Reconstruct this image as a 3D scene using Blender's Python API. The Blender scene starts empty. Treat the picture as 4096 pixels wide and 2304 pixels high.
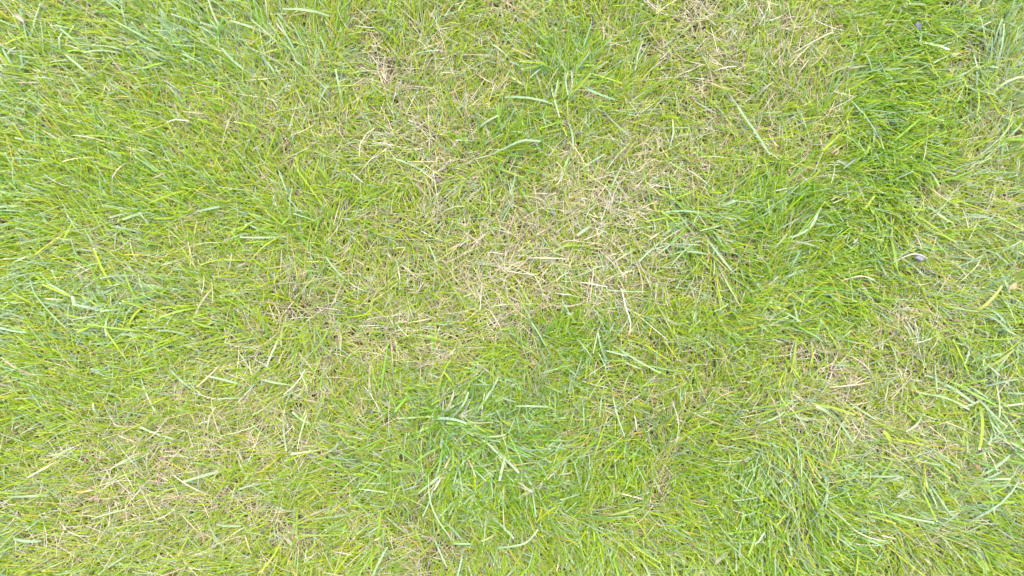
import bpy, math, random
import numpy as np
from mathutils import Vector, Matrix

# ------------------------------------------------------------------ camera, light, exposure
S = bpy.context.scene
C = S.collection
rng = np.random.default_rng(20240611)
random.seed(7)

CAM_H, TILT, LENS = 1.0, 5.0, 27.0
cam_d = bpy.data.cameras.new('camera')
cam = bpy.data.objects.new('camera', cam_d); C.objects.link(cam)
cam_d.lens = LENS; cam_d.sensor_width = 36.0
cam_d.clip_start = 0.01; cam_d.clip_end = 500.0
cam.location = (0.0, -math.tan(math.radians(TILT)) * CAM_H, CAM_H)
cam.rotation_euler = (math.radians(TILT), 0, 0)
S.camera = cam

SUN_EL, SUN_AZ = 74.0, 70.0          # high soft light, a little from the upper right
world = bpy.data.worlds.new('World'); S.world = world
world.use_nodes = True
wn = world.node_tree.nodes; wl = world.node_tree.links
wn.clear()
sky = wn.new('ShaderNodeTexSky'); sky.sky_type = 'NISHITA'; sky.sun_disc = False
sky.sun_elevation = math.radians(SUN_EL); sky.sun_rotation = math.radians(90 - SUN_AZ)
sky.air_density = 1.0; sky.dust_density = 4.0; sky.ozone_density = 1.0
bg = wn.new('ShaderNodeBackground'); bg.inputs['Strength'].default_value = 0.15
wo = wn.new('ShaderNodeOutputWorld')
wl.new(sky.outputs['Color'], bg.inputs['Color']); wl.new(bg.outputs['Background'], wo.inputs['Surface'])

sun_d = bpy.data.lights.new('sun', 'SUN'); sun = bpy.data.objects.new('sun', sun_d); C.objects.link(sun)
sun_d.energy = 0.7; sun_d.angle = math.radians(30); sun_d.color = (1.0, 0.95, 0.86)
el, az = math.radians(SUN_EL), math.radians(SUN_AZ)
sdir = Vector((math.cos(el) * math.cos(az), math.cos(el) * math.sin(az), math.sin(el)))
sun.rotation_euler = sdir.to_track_quat('Z', 'Y').to_euler()
sun.location = sdir * 5

S.view_settings.view_transform = 'Standard'; S.view_settings.look = 'None'
S.view_settings.exposure = 2.13; S.view_settings.gamma = 1.0
S.view_settings.use_curve_mapping = False
S.render.engine = 'CYCLES'

# ------------------------------------------------------------------ helpers
W, H = 4096.0, 2304.0
def g(px, py, z=0.0):
    """point of the lawn (height z) that the photograph shows at px, py"""
    k = 36.0 / LENS
    d = Vector(((px / W - 0.5) * k, (0.5 - py / H) * k * H / W, -1.0))
    d = Matrix.Rotation(math.radians(TILT), 3, 'X') @ d
    o = Vector(cam.location)
    return o + d * ((z - o.z) / d.z)
PX = 36.0 / LENS * CAM_H / W            # metres per photograph pixel on the ground

def value_noise(x, y, cell, seed):
    r = np.random.default_rng(seed); n = 128
    t = r.random((n, n))
    u, v = x / cell + 50.3, y / cell + 41.7
    i, j = np.floor(u).astype(int), np.floor(v).astype(int)
    fu, fv = u - i, v - j
    fu = fu * fu * (3 - 2 * fu); fv = fv * fv * (3 - 2 * fv)
    a = t[i % n, j % n] * (1 - fu) + t[(i + 1) % n, j % n] * fu
    b = t[i % n, (j + 1) % n] * (1 - fu) + t[(i + 1) % n, (j + 1) % n] * fu
    return a * (1 - fv) + b * fv
def fbm(x, y, cell, seed):
    return (value_noise(x, y, cell, seed) * .55 + value_noise(x, y, cell * .47, seed + 1) * .3
            + value_noise(x, y, cell * .21, seed + 2) * .15)

def blobs(x, y, spots):
    f = np.zeros_like(x)
    for (px, py, rx, ry, s) in spots:
        c = g(px * 1.59, py * 1.59)
        f += s * np.exp(-(((x - c.x) / (rx * 1.59 * PX)) ** 2 + ((y - c.y) / (ry * 1.59 * PX)) ** 2))
    return f
# patches of the lawn (positions read off a 2576 px wide view of the photograph)
DRY = [(1390, 600, 200, 140, .95), (1270, 760, 180, 80, .65), (1570, 700, 130, 100, .75), (1650, 400, 170, 70, .7),
       (1500, 490, 220, 70, .5), (1310, 50, 110, 70, .6), (1890, 80, 200, 90, .75), (1780, 190, 150, 70, .55),
       (2140, 1010, 110, 120, .7), (2270, 810, 130, 100, .6), (2400, 1120, 170, 90, .6), (2200, 950, 170, 130, .25), (2380, 620, 110, 90, .4), (2050, 1180, 120, 60, .3), (640, 1050, 300, 110, .6),
       (330, 1170, 270, 90, .5), (300, 1330, 290, 90, .5), (900, 700, 230, 110, .3), (1060, 860, 170, 70, .4),
       (2470, 470, 70, 150, .5), (1100, 200, 230, 90, .45), (820, 900, 230, 100, .2), (1990, 1010, 100, 100, .35),
       (260, 240, 140, 70, .4), (1900, 370, 140, 90, .4), (1490, 1040, 110, 60, .4), (1600, 1330, 160, 80, .3),
       (1130, 420, 190, 80, .4), (1000, 320, 150, 70, .35), (520, 650, 230, 80, .3), (700, 330, 200, 60, .3),
       (1150, 600, 160, 90, .35), (800, 1330, 200, 80, .35), (2050, 200, 90, 80, .3)]
LUSH = [(450, 120, 160, 90, .35), (1410, 170, 110, 120, .75), (1260, 390, 110, 90, .85), (2200, 260, 80, 190, .9),
        (2190, 430, 100, 70, .7), (1990, 560, 170, 80, 1.0), (1460, 850, 150, 55, .75), (1220, 1130, 190, 160, 1.2),
        (2110, 730, 150, 60, .8), (430, 500, 240, 70, .5), (2290, 60, 80, 90, .8), (700, 570, 90, 50, .5),
        (80, 560, 110, 150, .4), (1950, 1230, 220, 110, .6), (2480, 1290, 120, 120, .4), (790, 620, 90, 50, .45),
        (1650, 1120, 180, 100, .5), (1450, 1330, 280, 80, .55), (1950, 1390, 200, 70, .5), (900, 1160, 120, 60, .3)]
COARSE = [(450, 110, 230, 110, 1.), (290, 790, 190, 100, 1.), (1230, 1080, 230, 140, .75), (1400, 190, 90, 110, .5),
          (2500, 960, 130, 200, .9), (2480, 160, 140, 180, .9), (1760, 560, 130, 50, .7), (90, 200, 130, 140, .6),
          (2380, 1230, 230, 140, .75), (60, 880, 110, 180, .7), (1960, 1150, 220, 120, .4), (2300, 600, 130, 120, .5),
          (800, 170, 200, 80, .5), (1450, 1320, 250, 90, .3), (2520, 560, 80, 200, .6), (60, 1300, 100, 120, .5)]
def dryness(x, y):
    return np.clip(blobs(x, y, DRY) + (fbm(x, y, .10, 3) - .5) * .40 + .19 - .5 * np.clip(blobs(x, y, LUSH), 0, 1), 0, .78)
def lushness(x, y):
    return np.clip(blobs(x, y, LUSH) + (fbm(x, y, .2, 13) - .5) * .8 - .35 * np.clip(blobs(x, y, DRY), 0, 1), 0, 1)
def coarseness(x, y):
    return np.clip(blobs(x, y, COARSE) + (fbm(x, y, .22, 23) - .5) * .5, 0.03, 1)
def comb(x, y, n, spread=1.0):
    """lean direction of a blade: combed outwards, with swirls and scatter"""
    base = np.arctan2(y - .02, x - .02)
    left = np.clip((-.1 - x) / .3, 0, 1)
    base_x = np.cos(base) * (1 - left * .6) + math.cos(2.7) * left * .9
    base_y = np.sin(base) * (1 - left * .6) + math.sin(2.7) * left * .9
    r = np.clip(np.hypot(x, y) / .5, 0, 1)
    sw = fbm(x, y, .13, 33) * 4 * math.pi
    sw_k = .75 - .3 * left
    vx = base_x * (.12 + (.48 + .27 * left) * r) + np.cos(sw) * sw_k
    vy = base_y * (.12 + (.48 + .27 * left) * r) + np.sin(sw) * sw_k
    return np.arctan2(vy, vx) + rng.normal(0, 1, n) * spread * (1 - .3 * r)

def soil_z(x, y):
    return (fbm(x, y, .12, 53) - .5) * .014 + (fbm(x, y, .02, 57) - .5) * .006

# ------------------------------------------------------------------ materials
def nodes(m):
    m.use_nodes = True
    nt = m.node_tree; nt.nodes.clear()
    return nt
def blade_material(name, rough, trans, spec=.5):
    m = bpy.data.materials.new(name); nt = nodes(m); N = nt.nodes; L = nt.links
    at = N.new('ShaderNodeAttribute'); at.attribute_name = 'tint'
    geo = N.new('ShaderNodeNewGeometry')
    nz = N.new('ShaderNodeTexNoise'); nz.inputs['Scale'].default_value = 420; nz.inputs['Detail'].default_value = 3
    L.new(geo.outputs['Position'], nz.inputs['Vector'])
    mr = N.new('ShaderNodeMapRange'); mr.inputs['From Min'].default_value = .25; mr.inputs['From Max'].default_value = .75
    mr.inputs['To Min'].default_value = .82; mr.inputs['To Max'].default_value = 1.18
    L.new(nz.outputs['Fac'], mr.inputs['Value'])
    mul = N.new('ShaderNodeVectorMath'); mul.operation = 'SCALE'
    L.new(at.outputs['Color'], mul.inputs[0]); L.new(mr.outputs['Result'], mul.inputs['Scale'])
    p = N.new('ShaderNodeBsdfPrincipled'); p.inputs['Roughness'].default_value = rough
    p.inputs['Specular IOR Level'].default_value = spec
    L.new(mul.outputs['Vector'], p.inputs['Base Color'])
    t = N.new('ShaderNodeBsdfTranslucent')
    hs = N.new('ShaderNodeHueSaturation'); hs.inputs['Saturation'].default_value = 1.1; hs.inputs['Value'].default_value = 1.25
    L.new(mul.outputs['Vector'], hs.inputs['Color']); L.new(hs.outputs['Color'], t.inputs['Color'])
    mx = N.new('ShaderNodeMixShader'); mx.inputs['Fac'].default_value = trans
    L.new(p.outputs['BSDF'], mx.inputs[1]); L.new(t.outputs['BSDF'], mx.inputs[2])
    o = N.new('ShaderNodeOutputMaterial'); L.new(mx.outputs['Shader'], o.inputs['Surface'])
    return m
M_GREEN = blade_material('living grass', .6, .38, .2)
M_BROAD = blade_material('broad grass', .55, .32, .3)
M_DRY = blade_material('dry straw', .6, .22, .35)

def soil_material():
    m = bpy.data.materials.new('soil'); nt = nodes(m); N = nt.nodes; L = nt.links
    geo = N.new('ShaderNodeNewGeometry')
    n1 = N.new('ShaderNodeTexNoise'); n1.inputs['Scale'].default_value = 90; n1.inputs['Detail'].default_value = 8
    L.new(geo.outputs['Position'], n1.inputs['Vector'])
    cr = N.new('ShaderNodeValToRGB')
    cr.color_ramp.elements[0].position = .3; cr.color_ramp.elements[0].color = (.030, .022, .013, 1)
    cr.color_ramp.elements[1].position = .75; cr.color_ramp.elements[1].color = (.10, .08, .045, 1)
    L.new(n1.outputs['Fac'], cr.inputs['Fac'])
    # far from the blades that are built one by one the turf is only a colour
    n2 = N.new('ShaderNodeTexNoise'); n2.inputs['Scale'].default_value = 25; n2.inputs['Detail'].default_value = 10
    L.new(geo.outputs['Position'], n2.inputs['Vector'])
    tr = N.new('ShaderNodeValToRGB')
    tr.color_ramp.elements[0].color = (.05, .09, .012, 1); tr.color_ramp.elements[1].color = (.17, .19, .06, 1)
    tr.color_ramp.elements[0].position = .35; tr.color_ramp.elements[1].position = .65
    L.new(n2.outputs['Fac'], tr.inputs['Fac'])
    ln = N.new('ShaderNodeVectorMath'); ln.operation = 'LENGTH'; L.new(geo.outputs['Position'], ln.inputs[0])
    mr = N.new('ShaderNodeMapRange'); mr.inputs['From Min'].default_value = 2.0; mr.inputs['From Max'].default_value = 2.6
    L.new(ln.outputs['Value'], mr.inputs['Value'])
    mx = N.new('ShaderNodeMix'); mx.data_type = 'RGBA'
    L.new(mr.outputs['Result'], mx.inputs['Factor']); L.new(cr.outputs['Color'], mx.inputs['A']); L.new(tr.outputs['Color'], mx.inputs['B'])
    p = N.new('ShaderNodeBsdfPrincipled'); p.inputs['Roughness'].default_value = .95; p.inputs['Specular IOR Level'].default_value = .2
    L.new(mx.outputs['Result'], p.inputs['Base Color'])
    b = N.new('ShaderNodeBump'); b.inputs['Strength'].default_value = .8; b.inputs['Distance'].default_value = .004
    L.new(n1.outputs['Fac'], b.inputs['Height']); L.new(b.outputs['Normal'], p.inputs['Normal'])
    o = N.new('ShaderNodeOutputMaterial'); L.new(p.outputs['BSDF'], o.inputs['Surface'])
    return m
M_SOIL = soil_material()
def stone_material(name, a, b):
    m = bpy.data.materials.new(name); nt = nodes(m); N = nt.nodes; L = nt.links
    tc = N.new('ShaderNodeTexCoord')
    n1 = N.new('ShaderNodeTexNoise'); n1.inputs['Scale'].default_value = 350; n1.inputs['Detail'].default_value = 6
    L.new(tc.outputs['Object'], n1.inputs['Vector'])
    cr = N.new('ShaderNodeValToRGB')
    cr.color_ramp.elements[0].position = .35; cr.color_ramp.elements[0].color = (*a, 1)
    cr.color_ramp.elements[1].position = .7; cr.color_ramp.elements[1].color = (*b, 1)
    L.new(n1.outputs['Fac'], cr.inputs['Fac'])
    p = N.new('ShaderNodeBsdfPrincipled'); p.inputs['Roughness'].default_value = .8
    L.new(cr.outputs['Color'], p.inputs['Base Color'])
    bp = N.new('ShaderNodeBump'); bp.inputs['Strength'].default_value = .5; bp.inputs['Distance'].default_value = .001
    L.new(n1.outputs['Fac'], bp.inputs['Height']); L.new(bp.outputs['Normal'], p.inputs['Normal'])
    o = N.new('ShaderNodeOutputMaterial'); L.new(p.outputs['BSDF'], o.inputs['Surface'])
    return m

# ------------------------------------------------------------------ mesh building
def mesh_from_arrays(name, V, F, T, mat):
    me = bpy.data.meshes.new(name)
    me.vertices.add(len(V)); me.vertices.foreach_set('co', V.astype(np.float32).ravel())
    n = len(F)
    me.loops.add(n * 4); me.loops.foreach_set('vertex_index', F.astype(np.int32).ravel())
    me.polygons.add(n)
    me.polygons.foreach_set('loop_start', np.arange(0, n * 4, 4, dtype=np.int32))
    me.polygons.foreach_set('use_smooth', np.ones(n, dtype=bool))
    me.update(calc_edges=True)
    a = me.color_attributes.new('tint', 'FLOAT_COLOR', 'POINT')
    a.data.foreach_set('color', np.concatenate([T, np.ones((len(T), 1))], 1).astype(np.float32).ravel())
    me.materials.append(mat)
    return me

def ribbon(P, side, wid, fold, up):
    """P (n,k,3) centre lines, side (n,k,3), wid (n,k), fold (n,) -> verts and quads; fold None gives a two-edge ribbon"""
    n, k, _ = P.shape
    if fold is None:
        A = P - side * wid[..., None] * .5; B = P + side * wid[..., None] * .5
        V = np.stack([A, B], 2).reshape(-1, 3); c = 2
    else:
        drop = up * (wid * fold[:, None])[..., None]
        A = P - side * wid[..., None] * .5 + drop; B = P + side * wid[..., None] * .5 + drop
        V = np.stack([A, P, B], 2).reshape(-1, 3); c = 3
    base = (np.arange(n) * k * c)[:, None, None]
    i = np.arange(k - 1)[None, :, None] * c
    j = np.arange(c - 1)[None, None, :]
    q = base + i + j
    F = np.stack([q, q + 1, q + c + 1, q + c], -1).reshape(-1, 4)
    return V, F, c

def grow(x, y, z0, L, w, phi, th, bend, curl, cb, cm, ct, square, fold=None, ts=(0, .3, .6, .93, 1.0), twist=None):
    """centre lines that start leaning by th, bend over by bend and turn by curl; colours base/middle/tip"""
    ts = np.asarray(ts); n, k = len(x), len(ts)
    P = np.zeros((n, k, 3)); P[:, 0] = np.stack([x, y, z0], 1)
    D = np.zeros((n, k, 3))
    for i in range(k):
        t = ts[i] if i == 0 else (ts[i] + ts[i - 1]) / 2
        a = th + bend * t; f = phi + curl * t
        D[:, i] = np.stack([np.sin(a) * np.cos(f), np.sin(a) * np.sin(f), np.cos(a)], 1)
        if i: P[:, i] = P[:, i - 1] + D[:, i] * (L * (ts[i] - ts[i - 1]))[:, None]
    floor = soil_z(P[..., 0], P[..., 1]) + .0025
    P[..., 2] = np.where(P[..., 2] < floor, floor + (P[..., 2] - floor) * .08, P[..., 2])
    f = phi[:, None] + curl[:, None] * ts[None]
    side = np.stack([-np.sin(f), np.cos(f), np.zeros_like(f)], 2)
    up = np.cross(D, side)
    up *= np.sign(up[..., 2:3] + 1e-9)
    if twist is not None:
        tw = twist[:, None] * (.35 + ts[None])
        side, up = side * np.cos(tw)[..., None] + up * np.sin(tw)[..., None], up * np.cos(tw)[..., None] - side * np.sin(tw)[..., None]
    taper = 1 - .35 * ts ** 2
    wid = w[:, None] * taper[None] * (.75 + .25 * np.minimum(ts * 4, 1))[None]
    wid[:, -1] *= np.where(square, .9, .15)
    wid[:, -2] *= np.where(square, 1.0, .72)
    V, F, c = ribbon(P, side, wid, fold, up)
    tt = ts[None, :, None]
    T = cb[:, None] * np.clip(1 - tt * 3, 0, 1) + cm[:, None] * (1 - np.clip(1 - tt * 3, 0, 1))
    T[:, -1] = ct
    T = np.repeat(T[:, :, None], c, 2)
    if c == 3:                                  # paler midrib, as on ryegrass
        T[:, :, 1] = T[:, :, 1] * .93 + .025
    return V, F, T.reshape(-1, 3)

def link(name, me, parent=None):
    o = bpy.data.objects.new(name, me); C.objects.link(o)
    if parent: o.parent = parent
    return o
def tag(o, label=None, cat=None, group=None, kind=None):
    if label: o['label'] = label
    if cat: o['category'] = cat
    if group: o['group'] = group
    if kind: o['kind'] = kind
    return o

# palettes (linear base colours)
LIME = np.array((.246, .330, .012)); GREEN = np.array((.172, .288, .022)); DEEP = np.array((.108, .238, .016))
BLUE = np.array((.250, .345, .178)); OLIVE = np.array((.295, .320, .080)); YELLOW = np.array((.42, .36, .04))
STRAW = np.array((.41, .350, .225)); PALE = np.array((.44, .42, .32)); TAN = np.array((.33, .270, .160)); GREY = np.array((.32, .31, .22))
CUT = np.array((.44, .48, .33))

def mixcol(a, b, t): return a * (1 - t)[:, None] + b * t[:, None]
def pick(n, cols, probs):
    idx = rng.choice(len(cols), n, p=np.array(probs) / sum(probs))
    return np.array(cols)[idx]
def vary(c, s=.13):
    return np.clip(c * np.exp(rng.normal(0, s, (len(c), 1))) * np.exp(rng.normal(0, s * .35, c.shape)), .004, .8)

def green_blades(x, y):
    n = len(x); dry, lush = dryness(x, y), lushness(x, y)
    L = rng.gamma(9, .0044, n) * (.92 + .22 * lush - .1 * dry); L = np.clip(L * (.95 + .3 * np.clip(np.abs(x) / .6, 0, 1)), .015, .085)
    w = np.clip(rng.normal(.00112, .00028, n) * (1 + .25 * lush), .0006, .0024)
    th = np.radians(np.clip(rng.normal(46, 17, n), 5, 85)); bend = np.radians(rng.normal(22, 18, n))
    # mown: blades that would stand too high are cut
    top = L * np.cos(np.clip(th + bend * .5, 0, 1.5)); lim = .024 + .008 * lush + rng.normal(0, .004, n)
    cutf = np.clip(lim / np.maximum(top, .001), .3, 1); L = L * np.minimum(cutf, 1)
    square = (cutf < 1) | (rng.random(n) < .3)
    base = pick(n, [LIME, GREEN, OLIVE, BLUE, YELLOW], [.45, .30, .10, .13, .02])
    deep = pick(n, [GREEN, DEEP, BLUE, LIME], [.45, .2, .15, .2])
    dull = pick(n, [OLIVE, LIME, STRAW, GREEN], [.4, .42, .1, .08])
    r = rng.random(n)
    c = np.where((r < lush * .8)[:, None], deep, np.where((r > 1 - dry * .5)[:, None], dull, base))
    mint = rng.random(n) < coarseness(x, y) * .38
    c[mint] = BLUE
    c = vary(c)
    cb = mixcol(c, vary(np.tile(OLIVE, (n, 1))), rng.random(n) * .55)
    ct = np.where(((rng.random(n) < .55) & square)[:, None], CUT, c)
    yt = rng.random(n) < .06
    ct[yt] = np.array((.5, .36, .1))
    return grow(x, y, soil_z(x, y) + .001, L, w, comb(x, y, n, .95), th, bend, rng.normal(0, .3, n), cb, c, ct, square,
                twist=rng.normal(0, .4, n))
def straw_blades(x, y):
    n = len(x); dry = dryness(x, y)
    L = np.clip(rng.gamma(7, .0042, n), .012, .06)
    w = np.clip(rng.normal(.00088, .00022, n), .0005, .0018)
    z = soil_z(x, y) + rng.random(n) ** 1.3 * (.010 + .008 * dry)
    th = np.radians(np.clip(rng.normal(80, 10, n), 45, 98))
    c = pick(n, [STRAW, PALE, TAN, GREY, OLIVE], [.42, .16, .2, .12, .10])
    dull = pick(n, [TAN, np.array((.20, .16, .09)), GREY, OLIVE, STRAW], [.2, .3, .15, .2, .15])  # decayed brown mixed in, its colour also deepening the shade in the gaps
    c = vary(np.where((rng.random(n) < .25 + .75 * dry)[:, None], c, dull), .15)
    return grow(x, y, z, L, w, rng.random(n) * 2 * math.pi, th, np.radians(rng.normal(6, 12, n)), rng.normal(0, .4, n),
                c * .85, c, c * 1.1, rng.random(n) < .5, ts=(0, .3, .65, 1.0), twist=rng.normal(0, .7, n))
def broad_blades(x, y):
    n = len(x); lush = lushness(x, y); co = coarseness(x, y)
    L = np.clip(rng.gamma(10, .0046, n), .02, .10)
    w = np.clip(rng.normal(.0020, .0006, n) * (1 + .3 * co), .0012, .0042)
    th = np.radians(np.clip(rng.normal(50, 14, n), 12, 85)); bend = np.radians(rng.normal(34, 22, n))
    top = L * np.cos(np.clip(th + bend * .5, 0, 1.5)); lim = .027 + .006 * co + rng.normal(0, .004, n)
    L = L * np.clip(lim / np.maximum(top, .001), .35, 1)
    square = rng.random(n) < .7
    c = vary(pick(n, [BLUE, GREEN, LIME, DEEP, OLIVE, STRAW], [.60, .14, .12, .03, .06, .05]), .14)
    cb = mixcol(c, vary(np.tile(LIME, (n, 1))), rng.random(n) * .6)
    ct = np.where(((rng.random(n) < .6) & square)[:, None], CUT, c)
    return grow(x, y, soil_z(x, y) + .001, L, w, comb(x, y, n, .85), th, bend, rng.normal(0, .45, n), cb, c, ct, square,
                fold=rng.uniform(.05, .3, n), ts=(0, .2, .42, .64, .84, .965, 1.0), twist=rng.normal(0, .35, n))

def scatter(n, hx, hy, accept=None):
    x = rng.uniform(-hx, hx, n); y = rng.uniform(-hy, hy, n)
    if accept is not None:
        k = rng.random(n) < accept(x, y); x, y = x[k], y[k]
    return x, y

# ------------------------------------------------------------------ ground
def build_ground():
    half, fine = 60.0, 1.3
    ax = np.concatenate([[-half, -15, -5], np.linspace(-fine, fine, 261), [5, 15, half]])
    X, Y = np.meshgrid(ax, ax, indexing='ij'); n = len(ax)
    Z = soil_z(X, Y) * (np.maximum(np.abs(X), np.abs(Y)) < 4)
    V = np.stack([X, Y, Z], -1).reshape(-1, 3)
    i, j = np.meshgrid(np.arange(n - 1), np.arange(n - 1), indexing='ij')
    a = (i * n + j).ravel()
    F = np.stack([a, a + n, a + n + 1, a + 1], 1)
    me = mesh_from_arrays('ground', V, F, np.full((len(V), 3), .1), M_SOIL)
    tag(link('ground', me), kind='structure')
build_ground()

# ------------------------------------------------------------------ the turf
HX, HY, TILE = .825, .55, .55
def build_turf():
    AREA = 4 * HX * HY
    x, y = scatter(int(90000 * AREA), HX, HY, lambda x, y: .88 - .38 * dryness(x, y) + .1 * lushness(x, y))
    o = link('fine_grass', mesh_from_arrays('fine_grass', *green_blades(x, y), M_GREEN))
    tag(o, 'fine mown green lawn grass covering the ground', 'grass', kind='stuff')
    x, y = scatter(int(84000 * AREA), HX, HY, lambda x, y: .42 + .46 * dryness(x, y))
    o = link('dry_thatch', mesh_from_arrays('dry_thatch', *straw_blades(x, y), M_DRY))
    tag(o, 'tan dead thatch lying between the green blades, thickest in the bare patches', 'thatch', kind='stuff')
    x, y = scatter(int(10500 * AREA), HX, HY, lambda x, y: .06 + .9 * coarseness(x, y))
    o = link('broad_grass', mesh_from_arrays('broad_grass', *broad_blades(x, y), M_BROAD))
    tag(o, 'broader blue green ryegrass blades scattered through the lawn', 'grass', kind='stuff')
build_turf()

def build_outer_turf():
    """the same turf going on all round: one patch repeated by geometry nodes"""
    h = TILE / 2
    parts = []
    x, y = scatter(int(44000 * TILE ** 2), h, h); parts.append((green_blades(x, y), 0))
    x, y = scatter(int(30000 * TILE ** 2), h, h); parts.append((straw_blades(x, y), 1))
    x, y = scatter(int(2000 * TILE ** 2), h, h); parts.append((broad_blades(x, y), 2))
    V = np.concatenate([p[0][0] for p in parts]); T = np.concatenate([p[0][2] for p in parts])
    off = 0; Fs = []; mi = []
    for (v, f, t), m in parts:
        Fs.append(f + off); off += len(v); mi.append(np.full(len(f), m))
    me = mesh_from_arrays('lawn_patch', V, np.concatenate(Fs), T, M_GREEN)
    me.materials.append(M_DRY); me.materials.append(M_BROAD)
    me.polygons.foreach_set('material_index', np.concatenate(mi).astype(np.int32))
    o = link('surrounding_lawn', me)
    tag(o, 'rest of the mown lawn beyond the edges of the view', 'grass', kind='stuff')
    ng = bpy.data.node_groups.new('repeat patch', 'GeometryNodeTree')
    ng.interface.new_socket('Geometry', in_out='INPUT', socket_type='NodeSocketGeometry')
    ng.interface.new_socket('Geometry', in_out='OUTPUT', socket_type='NodeSocketGeometry')
    N, L = ng.nodes, ng.links
    gi, go = N.new('NodeGroupInput'), N.new('NodeGroupOutput')
    nx, ny = 9, 8
    gr = N.new('GeometryNodeMeshGrid')
    gr.inputs['Size X'].default_value = TILE * (nx - 1); gr.inputs['Size Y'].default_value = TILE * (ny - 1)
    gr.inputs['Vertices X'].default_value = nx; gr.inputs['Vertices Y'].default_value = ny
    pos = N.new('GeometryNodeInputPosition'); ab = N.new('ShaderNodeVectorMath'); ab.operation = 'ABSOLUTE'
    L.new(pos.outputs[0], ab.inputs[0])
    sp = N.new('ShaderNodeSeparateXYZ'); L.new(ab.outputs[0], sp.inputs[0])
    cx = N.new('FunctionNodeCompare'); cx.operation = 'LESS_THAN'; cx.inputs['B'].default_value = HX
    cy = N.new('FunctionNodeCompare'); cy.operation = 'LESS_THAN'; cy.inputs['B'].default_value = HY
    L.new(sp.outputs['X'], cx.inputs['A']); L.new(sp.outputs['Y'], cy.inputs['A'])
    an = N.new('FunctionNodeBooleanMath'); an.operation = 'AND'
    L.new(cx.outputs['Result'], an.inputs[0]); L.new(cy.outputs['Result'], an.inputs[1])
    de = N.new('GeometryNodeDeleteGeometry'); L.new(gr.outputs['Mesh'], de.inputs['Geometry']); L.new(an.outputs[0], de.inputs['Selection'])
    ri = N.new('FunctionNodeRandomValue'); ri.data_type = 'INT'
    ri.inputs['Min'].default_value if False else None
    ri.inputs[4].default_value = 0; ri.inputs[5].default_value = 3
    mu = N.new('ShaderNodeMath'); mu.operation = 'MULTIPLY'; mu.inputs[1].default_value = math.pi / 2
    L.new(ri.outputs[2], mu.inputs[0])
    cb = N.new('ShaderNodeCombineXYZ'); L.new(mu.outputs[0], cb.inputs['Z'])
    ip = N.new('GeometryNodeInstanceOnPoints')
    L.new(de.outputs[0], ip.inputs['Points']); L.new(gi.outputs[0], ip.inputs['Instance']); L.new(cb.outputs[0], ip.inputs['Rotation'])
    L.new(ip.outputs[0], go.inputs[0])
    md = o.modifiers.new('repeat patch', 'NODES'); md.node_group = ng
build_outer_turf()

# ------------------------------------------------------------------ coarse tufts: things whose blades are parts
def tuft(px, py, n, rad, name, label, cols, probs, phi0=None, spread=math.pi, wmean=.0034, Lmean=.075, lean=54, group=None):
    c = g(px, py)
    root = bpy.data.objects.new(name, None); C.objects.link(root)
    root.location = (c.x, c.y, 0); root.empty_display_size = .03
    tag(root, label, 'grass tuft', group)
    a = rng.uniform(0, 2 * math.pi, n); r = rad * 1.7 * np.abs(rng.normal(0, .6, n))
    x, y = c.x + r * np.cos(a), c.y + r * np.sin(a)
    if phi0 is None: phi = a + rng.normal(0, 1.7, n)
    else: phi = math.radians(phi0) + rng.uniform(-spread, spread, n)
    L = np.clip(rng.normal(Lmean * .68, Lmean * .2, n), .02, .10)
    w = np.clip(rng.normal(wmean * .74, wmean * .2, n), .0012, .0046)
    th = np.radians(np.clip(rng.normal(lean, 15, n), 12, 82)); bend = np.radians(rng.normal(34, 18, n))
    top = L * np.cos(np.clip(th + bend * .5, 0, 1.5)); L *= np.clip(.034 / np.maximum(top, .001), .4, 1)
    square = rng.random(n) < .72
    col = vary(pick(n, cols, probs), .13)
    dead = rng.random(n) < .09; dead[0] = True
    col[dead] = vary(pick(n, [STRAW, TAN, PALE], [.5, .3, .2]), .1)[dead]; w[dead] *= .6
    cb = mixcol(col, vary(np.tile(LIME, (n, 1))), rng.random(n) * .5)
    ct = np.where(((rng.random(n) < .5) & square)[:, None], CUT, col)
    V, F, T = grow(x, y, soil_z(x, y) + .001, L, w, phi, th, bend, rng.normal(0, .4, n), cb, col, ct, square,
                   fold=rng.uniform(.05, .3, n), ts=(0, .18, .36, .54, .72, .87, .965, 1.0), twist=rng.normal(0, .35, n))
    kv, kf = len(V) // n, len(F) // n
    V = V - np.array((c.x, c.y, 0))
    for i in range(n):
        me = mesh_from_arrays('blade', V[i * kv:(i + 1) * kv], F[:kf], T[i * kv:(i + 1) * kv], M_BROAD)
        o = link('dead_blade' if dead[i] else 'green_blade', me, root)
        if dead[i]: me.materials[0] = M_DRY
PB = ([BLUE, GREEN, DEEP, LIME, OLIVE], [.42, .32, .08, .14, .04])
PD = ([GREEN, DEEP, BLUE, LIME], [.45, .25, .2, .1])
PL = ([LIME, GREEN, BLUE], [.5, .3, .2])
tuft(1960, 1760, 170, .075, 'coarse_grass_tuft', 'large coarse mid green tuft with wide cut blades at the lower middle of the lawn', *PD)
tuft(1780, 1700, 80, .04, 'coarse_grass_tuft', 'dense bright green tuft directly left of the large coarse tuft', *PD)
tuft(470, 1260, 120, .075, 'coarse_grass_tuft', 'long pale coarse tuft combed up and left near the left edge', *PB, phi0=140, spread=1.2)
tuft(740, 150, 110, .09, 'coarse_grass_tuft', 'pale bluish tuft of wide crossing blades near the upper left corner', *PB, phi0=160, spread=1.5)
tuft(2260, 260, 70, .045, 'coarse_grass_tuft', 'blue green tuft at the top between two straw coloured patches', *PB)
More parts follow.
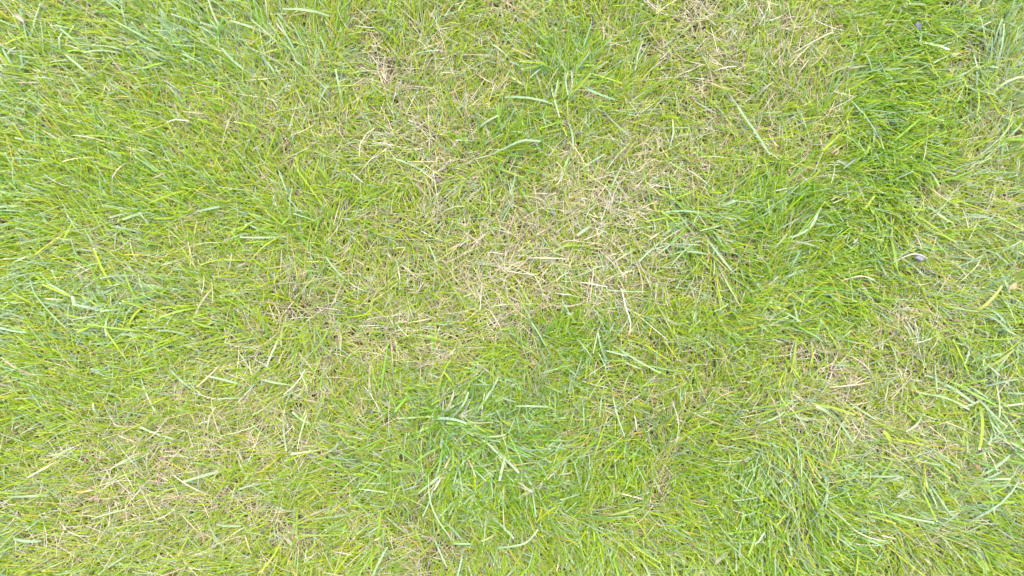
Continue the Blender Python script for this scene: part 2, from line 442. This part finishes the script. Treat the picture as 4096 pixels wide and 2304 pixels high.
tuft(2780, 890, 70, .035, 'coarse_grass_tuft', 'fountain shaped tuft of long arching blades right of the large dry patch', *PB, phi0=170, spread=1.0, wmean=.0026, Lmean=.085)
tuft(3480, 760, 90, .06, 'coarse_grass_tuft', 'deep green tuft of yellow marked blades in the right half', *PD)
tuft(2010, 620, 80, .05, 'coarse_grass_tuft', 'spiky saturated green tuft above the large dry patch', *PD, wmean=.0022, lean=36)
tuft(3560, 330, 80, .06, 'coarse_grass_tuft', 'broad leaved dark green tuft just below the small dark pebble', *PD)
tuft(2350, 1340, 60, .045, 'coarse_grass_tuft', 'low blue green tuft on the lower rim of the large dry patch', *PB, wmean=.0024)
tuft(3900, 1560, 90, .08, 'coarse_grass_tuft', 'long loose tuft combed down and right along the right edge', *PB, phi0=-35, spread=1.3)
tuft(3340, 2020, 80, .08, 'coarse_grass_tuft', 'sprawling mid green tuft combed diagonally in the lower right', *PL, phi0=-45, spread=1.5)
tuft(3100, 1150, 70, .05, 'coarse_grass_tuft', 'dark green tuft with fanned blades right of the fountain shaped tuft', *PD)
tuft(1180, 930, 50, .04, 'coarse_grass_tuft', 'small tuft of wide bright blades left of the large dry patch', *PL, phi0=170, spread=1.3)
tuft(700, 800, 70, .07, 'coarse_grass_tuft', 'glossy green tuft combed leftwards in the left half above the long pale tuft', *PL, phi0=165, spread=.8)
tuft(120, 330, 60, .06, 'coarse_grass_tuft', 'loose light green tuft in the upper left corner beside a dead leaf', *PB, phi0=110, spread=1.0)
tuft(3840, 420, 60, .06, 'coarse_grass_tuft', 'soft light green tuft at the upper right edge of the lawn', *PL, phi0=45, spread=.9)
tuft(1500, 2150, 60, .06, 'coarse_grass_tuft', 'bright tuft of long narrow blades at the bottom edge left of the middle', *PL)

# ------------------------------------------------------------------ single pieces lying on top of the turf
def lying(name, label, cat, pts, wpx, col, mat, tip=None, base=None, z=.027, fold=.12, group=None, pointed=False):
    """a blade or stalk laid along points of the photograph, resting on the tips of the grass"""
    P0 = np.array([list(g(px, py, z)) for px, py in pts])
    d = np.concatenate([[0], np.cumsum(np.linalg.norm(np.diff(P0, axis=0), axis=1))])
    k = 9; s = np.linspace(0, 1, k)
    P = np.stack([np.interp(s * d[-1], d, P0[:, i]) for i in range(3)], 1)
    if len(pts) > 2:                                    # round the corners
        for _ in range(2):
            P[1:-1] = P[1:-1] * .5 + (P[:-2] + P[2:]) * .25
    P[:, 2] += .006 * np.sin(s * math.pi) + rng.normal(0, .0006, k) - .010 * (1 - s)
    c = P.mean(0); T_ = np.gradient(P, axis=0); T_ /= np.linalg.norm(T_, axis=1)[:, None]
    side = np.cross(T_, [0, 0, 1]); side /= np.linalg.norm(side, axis=1)[:, None]
    up = np.cross(side, T_)
    tw = rng.normal(0, .25) + rng.normal(0, .5) * s
    side, up = side * np.cos(tw)[:, None] + up * np.sin(tw)[:, None], up * np.cos(tw)[:, None] - side * np.sin(tw)[:, None]
    wid = wpx * PX * .74 * (.8 + .2 * np.sin(s * math.pi)); wid[-1] *= .25 if pointed else .85
    if pointed: wid[-2] *= .7
    V, F, cc = ribbon((P - c)[None], side[None], wid[None], np.array([fold]), up[None])
    col = np.array(col); T = np.tile(col, (k, 1))
    if base is not None:
        f = np.clip(1 - s * 3, 0, 1)[:, None]; T = T * (1 - f) + np.array(base) * f
    if tip is not None:
        f = np.clip(s * 4 - 3, 0, 1)[:, None]; T = T * (1 - f) + np.array(tip) * f
    T = T * np.exp(rng.normal(0, .06, (k, 1)))
    T = np.repeat(T[:, None], cc, 1); T[:, 1] = T[:, 1] * .93 + .02
    o = link(name, mesh_from_arrays(name, V, F, np.clip(T.reshape(-1, 3), 0, .8), mat))
    o.location = c
    return tag(o, label, cat, group)
def blade(label, pts, wpx, col, **k): return lying('grass_blade', label, 'grass blade', pts, wpx, col, M_BROAD, **k)
def stalk(label, pts, wpx, col, **k): return lying('dry_stalk', label, 'dry stalk', pts, wpx, col, M_DRY, **k)
BLEACH = np.array((.40, .385, .30)); ORANGE = np.array((.46, .30, .07)); PALEG = np.array((.27, .355, .165))

stalk('long kinked bleached stalk with an orange tip right of the large dry patch',
      [(2491, 1152), (2503, 1239), (2531, 1303), (2515, 1339)], 7, PALE, tip=ORANGE)
stalk('tan stalk lying across the middle of the large dry patch', [(2107, 1028), (2180, 1032), (2262, 1035)], 7, STRAW)
stalk('straight pale stalk sloping down to the right below the large dry patch', [(2313, 1125), (2430, 1148)], 6, PALE)
stalk('short bowed white stalk under the large dry patch', [(2222, 1169), (2250, 1179), (2285, 1179)], 6, BLEACH)
stalk('white bent stalk lying over the grey pebble', [(3577, 1052), (3625, 1022), (3664, 1010), (3711, 1034)], 6, BLEACH)
stalk('white level stalk in the long grass of the left third', [(652, 481), (705, 478), (755, 485)], 7, BLEACH)
stalk('slanted tan blade drying out at the top left of the middle', [(1097, 80), (1145, 143)], 11, STRAW, base=OLIVE)
stalk('diagonal brown stalk in the combed grass left of the middle', [(433, 716), (501, 652)], 7, STRAW)
stalk('bright white stalk left of the spiky green tuft', [(1398, 684), (1453, 731)], 7, BLEACH)
stalk('white stalk in the dry patch at the upper right', [(2863, 274), (2947, 266)], 7, BLEACH)
stalk('upright bleached stalk right of the large coarse tuft', [(2542, 1661), (2546, 1724)], 7, BLEACH)
stalk('short bleached stalk bent at its end in the lower right', [(3014, 2194), (3058, 2130)], 9, BLEACH)
stalk('crooked pale stalk in the upper left corner', [(0, 228), (25, 222), (62, 187)], 6, PALE)
stalk('two toned stalk curving through the lower left straw', [(560, 1770), (620, 1740), (680, 1660)], 6, STRAW)
stalk('thin tan stalk leaning beside the lower right straw patch', [(2925, 1820), (2915, 1868)], 7, STRAW)
stalk('long pale stalk crossing the straw patch in the lower right', [(3330, 1550), (3420, 1540), (3500, 1525)], 7, STRAW)
stalk('curling tan stalk in the grass left of the grey pebble', [(3380, 1120), (3440, 1100), (3500, 1120)], 6, STRAW)
stalk('slanting white stalk close to the top right corner', [(3915, 112), (3965, 85)], 6, BLEACH)
stalk('orange brown stalk near the lower left corner', [(286, 1971), (330, 1968), (366, 1961)], 9, ORANGE, tip=PALE)
stalk('yellow stalk lying level in the upper left grass', [(445, 382), (480, 387), (517, 386)], 7, YELLOW, tip=ORANGE)
stalk('yellow tipped stalk standing in the green of the upper right middle', [(3106, 600), (3098, 568)], 8, YELLOW, tip=PALE)
stalk('yellow tipped blade left of the dry patch at the upper right', [(2680, 590), (2694, 533), (2690, 477)], 8, PALEG, tip=YELLOW)

blade('short pale yellow green blade cut square at both ends near the top right', [(3678, 155), (3735, 180), (3798, 199)], 13, PALEG * 1.25, tip=CUT)
blade('wide green blade with a torn white tip at the right of the large dry patch', [(2367, 899), (2309, 942)], 14, BLUE, tip=BLEACH)
blade('bowed green blade crossing the right part of the large dry patch', [(2323, 979), (2270, 980), (2217, 1005)], 11, GREEN, tip=PALEG)
blade('level pale blade lying on top of the large coarse tuft', [(2062, 1627), (2120, 1624), (2193, 1629)], 11, PALEG)
blade('short wide blade pointing down from the large coarse tuft', [(2026, 1812), (2012, 1860), (1998, 1923)], 13, PALEG, tip=CUT)
blade('very long thin blade arching down left of the large coarse tuft', [(1710, 1900), (1712, 2000), (1760, 2100), (1827, 2178)], 7, PALEG, pointed=True)
blade('thin crescent blade right of the large coarse tuft', [(2697, 1605), (2717, 1700), (2701, 1788)], 6, PALEG, pointed=True)
blade('kinked pale blade below the large coarse tuft', [(1990, 2200), (2109, 2174), (2153, 2118)], 10, PALEG, tip=CUT)
blade('torn wide blade with a frayed white end at the left edge', [(318, 1239), (303, 1215), (288, 1185)], 17, PALEG, tip=BLEACH)
blade('short blade with a yellow tip in the lower left', [(384, 1668), (378, 1640), (374, 1613)], 14, PALEG, tip=(.5, .45, .18))
blade('pale ribbed blade lying level at the left of the middle', [(1033, 1518), (1100, 1532), (1169, 1542)], 12, PALEG)
blade('wide pale blade at the lower left with a level cut end', [(954, 2110), (866, 2096)], 13, PALEG, tip=CUT)
blade('broad blade with an orange mark at the bottom left edge', [(175, 1987), (100, 1986), (5, 1990)], 14, PALEG, tip=ORANGE)
blade('straight broad blade close to the bottom left corner', [(145, 2172), (55, 2154)], 14, BLUE)
blade('lime yellow blade standing out in the deep green tuft', [(3447, 855), (3470, 820), (3499, 783)], 13, (.26, .36, .03), tip=YELLOW)
blade('short lime blade above the deep green tuft', [(3462, 630), (3478, 578)], 13, (.24, .36, .04))
blade('wide green blade bent like a hook right of the fountain shaped tuft', [(3160, 950), (3213, 934), (3250, 900), (3272, 851)], 12, PALEG, tip=CUT)
blade('very long dark blade running down through the upper right dry patch', [(2918, 350), (2960, 440), (3020, 530), (3080, 620)], 12, BLUE * .8)
blade('long thin blue grey stem leaning across the deep green grass', [(3384, 358), (3450, 450), (3527, 572)], 5, (.24, .33, .24), pointed=True)
blade('pale wide blade lying on the lower right straw patch', [(3336, 1664), (3300, 1640), (3265, 1625)], 15, PALEG, tip=CUT)
blade('short olive blade beside the lower right straw patch', [(3580, 1785), (3555, 1755), (3535, 1724)], 20, LIME)
blade('long straight pale blade crossing the upper left tuft', [(595, 155), (520, 118), (440, 75)], 11, PALEG)
blade('upright wide blade in the upper left corner with a blunt end', [(105, 180), (100, 120), (96, 64)], 13, BLUE, tip=PALEG)
blade('slim pale blade leaning up beside the upper left tuft', [(228, 200), (240, 160), (250, 128)], 11, PALEG)
blade('wide glossy blade lying level above the large dry patch', [(2010, 590), (2090, 560), (2163, 565)], 12, BLUE)
blade('long blade sloping gently across the top middle', [(1310, 50), (1240, 40), (1130, 36)], 12, PALEG)
blade('pale arching blade at the lower right edge', [(3680, 1570), (3790, 1590), (3880, 1640)], 9, PALEG, tip=BLEACH)

# torn clippings: a bundle of white fibres
def fibre_tuft(label, px, py, ang, n, Lf):
    c = g(px, py, .027)
    V, F, T = [], [], []; off = 0
    for i in range(n):
        a = math.radians(ang) + rng.normal(0, .4); L = Lf * rng.uniform(.5, 1.1)
        s = np.linspace(0, 1, 5)
        P = np.stack([np.cos(a + .5 * s * rng.normal()) * L * s, np.sin(a + .5 * s * rng.normal()) * L * s, .004 * s + rng.normal(0, .0012)], 1) + rng.normal(0, .0012, 3)
        sd = np.tile([-math.sin(a), math.cos(a), .2], (5, 1))
        v, f, cc = ribbon(P[None], sd[None], np.full((1, 5), .0004), np.array([.2]), np.tile([0, 0, 1.], (1, 5, 1)))
        V.append(v); F.append(f + off); off += len(v); T.append(np.tile(BLEACH * rng.uniform(.8, 1.15), (len(v), 1)))
    o = link('torn_clipping', mesh_from_arrays('torn_clipping', np.concatenate(V), np.concatenate(F), np.concatenate(T), M_DRY))
    o.location = c
    tag(o, label, 'grass clipping')
fibre_tuft('shredded white clipping on the left side of the large coarse tuft', 1843, 1661, 20, 14, .02)
fibre_tuft('wispy white clipping under the large coarse tuft', 2130, 1965, 170, 10, .022)
fibre_tuft('frayed white clipping in the lower right green grass', 2870, 2250, 60, 10, .014)
fibre_tuft('small white scrap right of the low blue green tuft', 3070, 1279, 100, 12, .008)
fibre_tuft('white frayed fibres at the right rim of the straw patch in the lower right', 3590, 1985, 30, 12, .02)
fibre_tuft('white husk fibres at the top right edge near the short square cut blade', 3808, 220, 10, 9, .010)

# ------------------------------------------------------------------ pebbles and a dead leaf
def pebble(label, px, py, sx, sy, sz, mat, z, seed):
    import bmesh
    bm = bmesh.new(); bmesh.ops.create_icosphere(bm, subdivisions=3, radius=1)
    r = random.Random(seed); dirs = [Vector((r.gauss(0, 1), r.gauss(0, 1), r.gauss(0, 1))).normalized() for _ in range(9)]
    cut = [r.uniform(.62, .9) for _ in dirs]
    for v in bm.verts:
        for d, k in zip(dirs, cut):
            e = v.co.dot(d) - k
            if e > 0: v.co -= d * e * .85
        v.co = Vector((v.co.x * sx, v.co.y * sy, v.co.z * sz))
    for f in bm.faces: f.smooth = True
    me = bpy.data.meshes.new('pebble'); bm.to_mesh(me); bm.free(); me.materials.append(mat)
    o = link('pebble', me); o.location = g(px, py, z); o.rotation_euler = (.2, .1, r.uniform(0, 3))
    tag(o, label, 'pebble')
pebble('small dark slate pebble nestled in the green grass at the top right', 3670, 108, .0052, .0062, .005,
       stone_material('slate', (.05, .055, .06), (.12, .13, .14)), .026, 3)
pebble('rounded light grey pebble under a bent white stalk near the right edge', 3677, 1032, .0046, .0070, .005,
       stone_material('grey stone', (.12, .12, .125), (.2, .2, .2)), .024, 8)
def dead_leaf(label, px, py, ang, L, w, col, z=.026):
    n, m = 9, 5
    V, T = [], []
    for i in range(n):
        s = i / (n - 1); hw = w * math.sin(math.pi * (s * .88 + .06)) ** .7
        for j in range(m):
            t = j / (m - 1) * 2 - 1
            V.append((L * (s - .5), hw * t, .004 * t * t + .003 * math.sin(s * 3) + rng.normal(0, .0005)))
            T.append(np.array(col) * (1.15 if j == 2 else 1) * rng.uniform(.85, 1.1))
    F = [(i * m + j, i * m + j + 1, (i + 1) * m + j + 1, (i + 1) * m + j) for i in range(n - 1) for j in range(m - 1)]
    o = link('dead_leaf', mesh_from_arrays('dead_leaf', np.array(V), np.array(F), np.array(T), M_DRY))
    o.location = g(px, py, z); o.rotation_euler = (.2, -.15, math.radians(ang))
    tag(o, label, 'dead leaf')
dead_leaf('small tan dead leaf beside the right edge of the lawn', 4042, 1140, 50, .013, .0032, (.36, .29, .17))
dead_leaf('pale shrivelled leaf caught in the upper left corner', 82, 78, 140, .018, .003, (.36, .32, .22))
dead_leaf('reddish brown leaf scrap near the lower right edge', 3898, 1868, 120, .010, .0028, (.30, .22, .11))
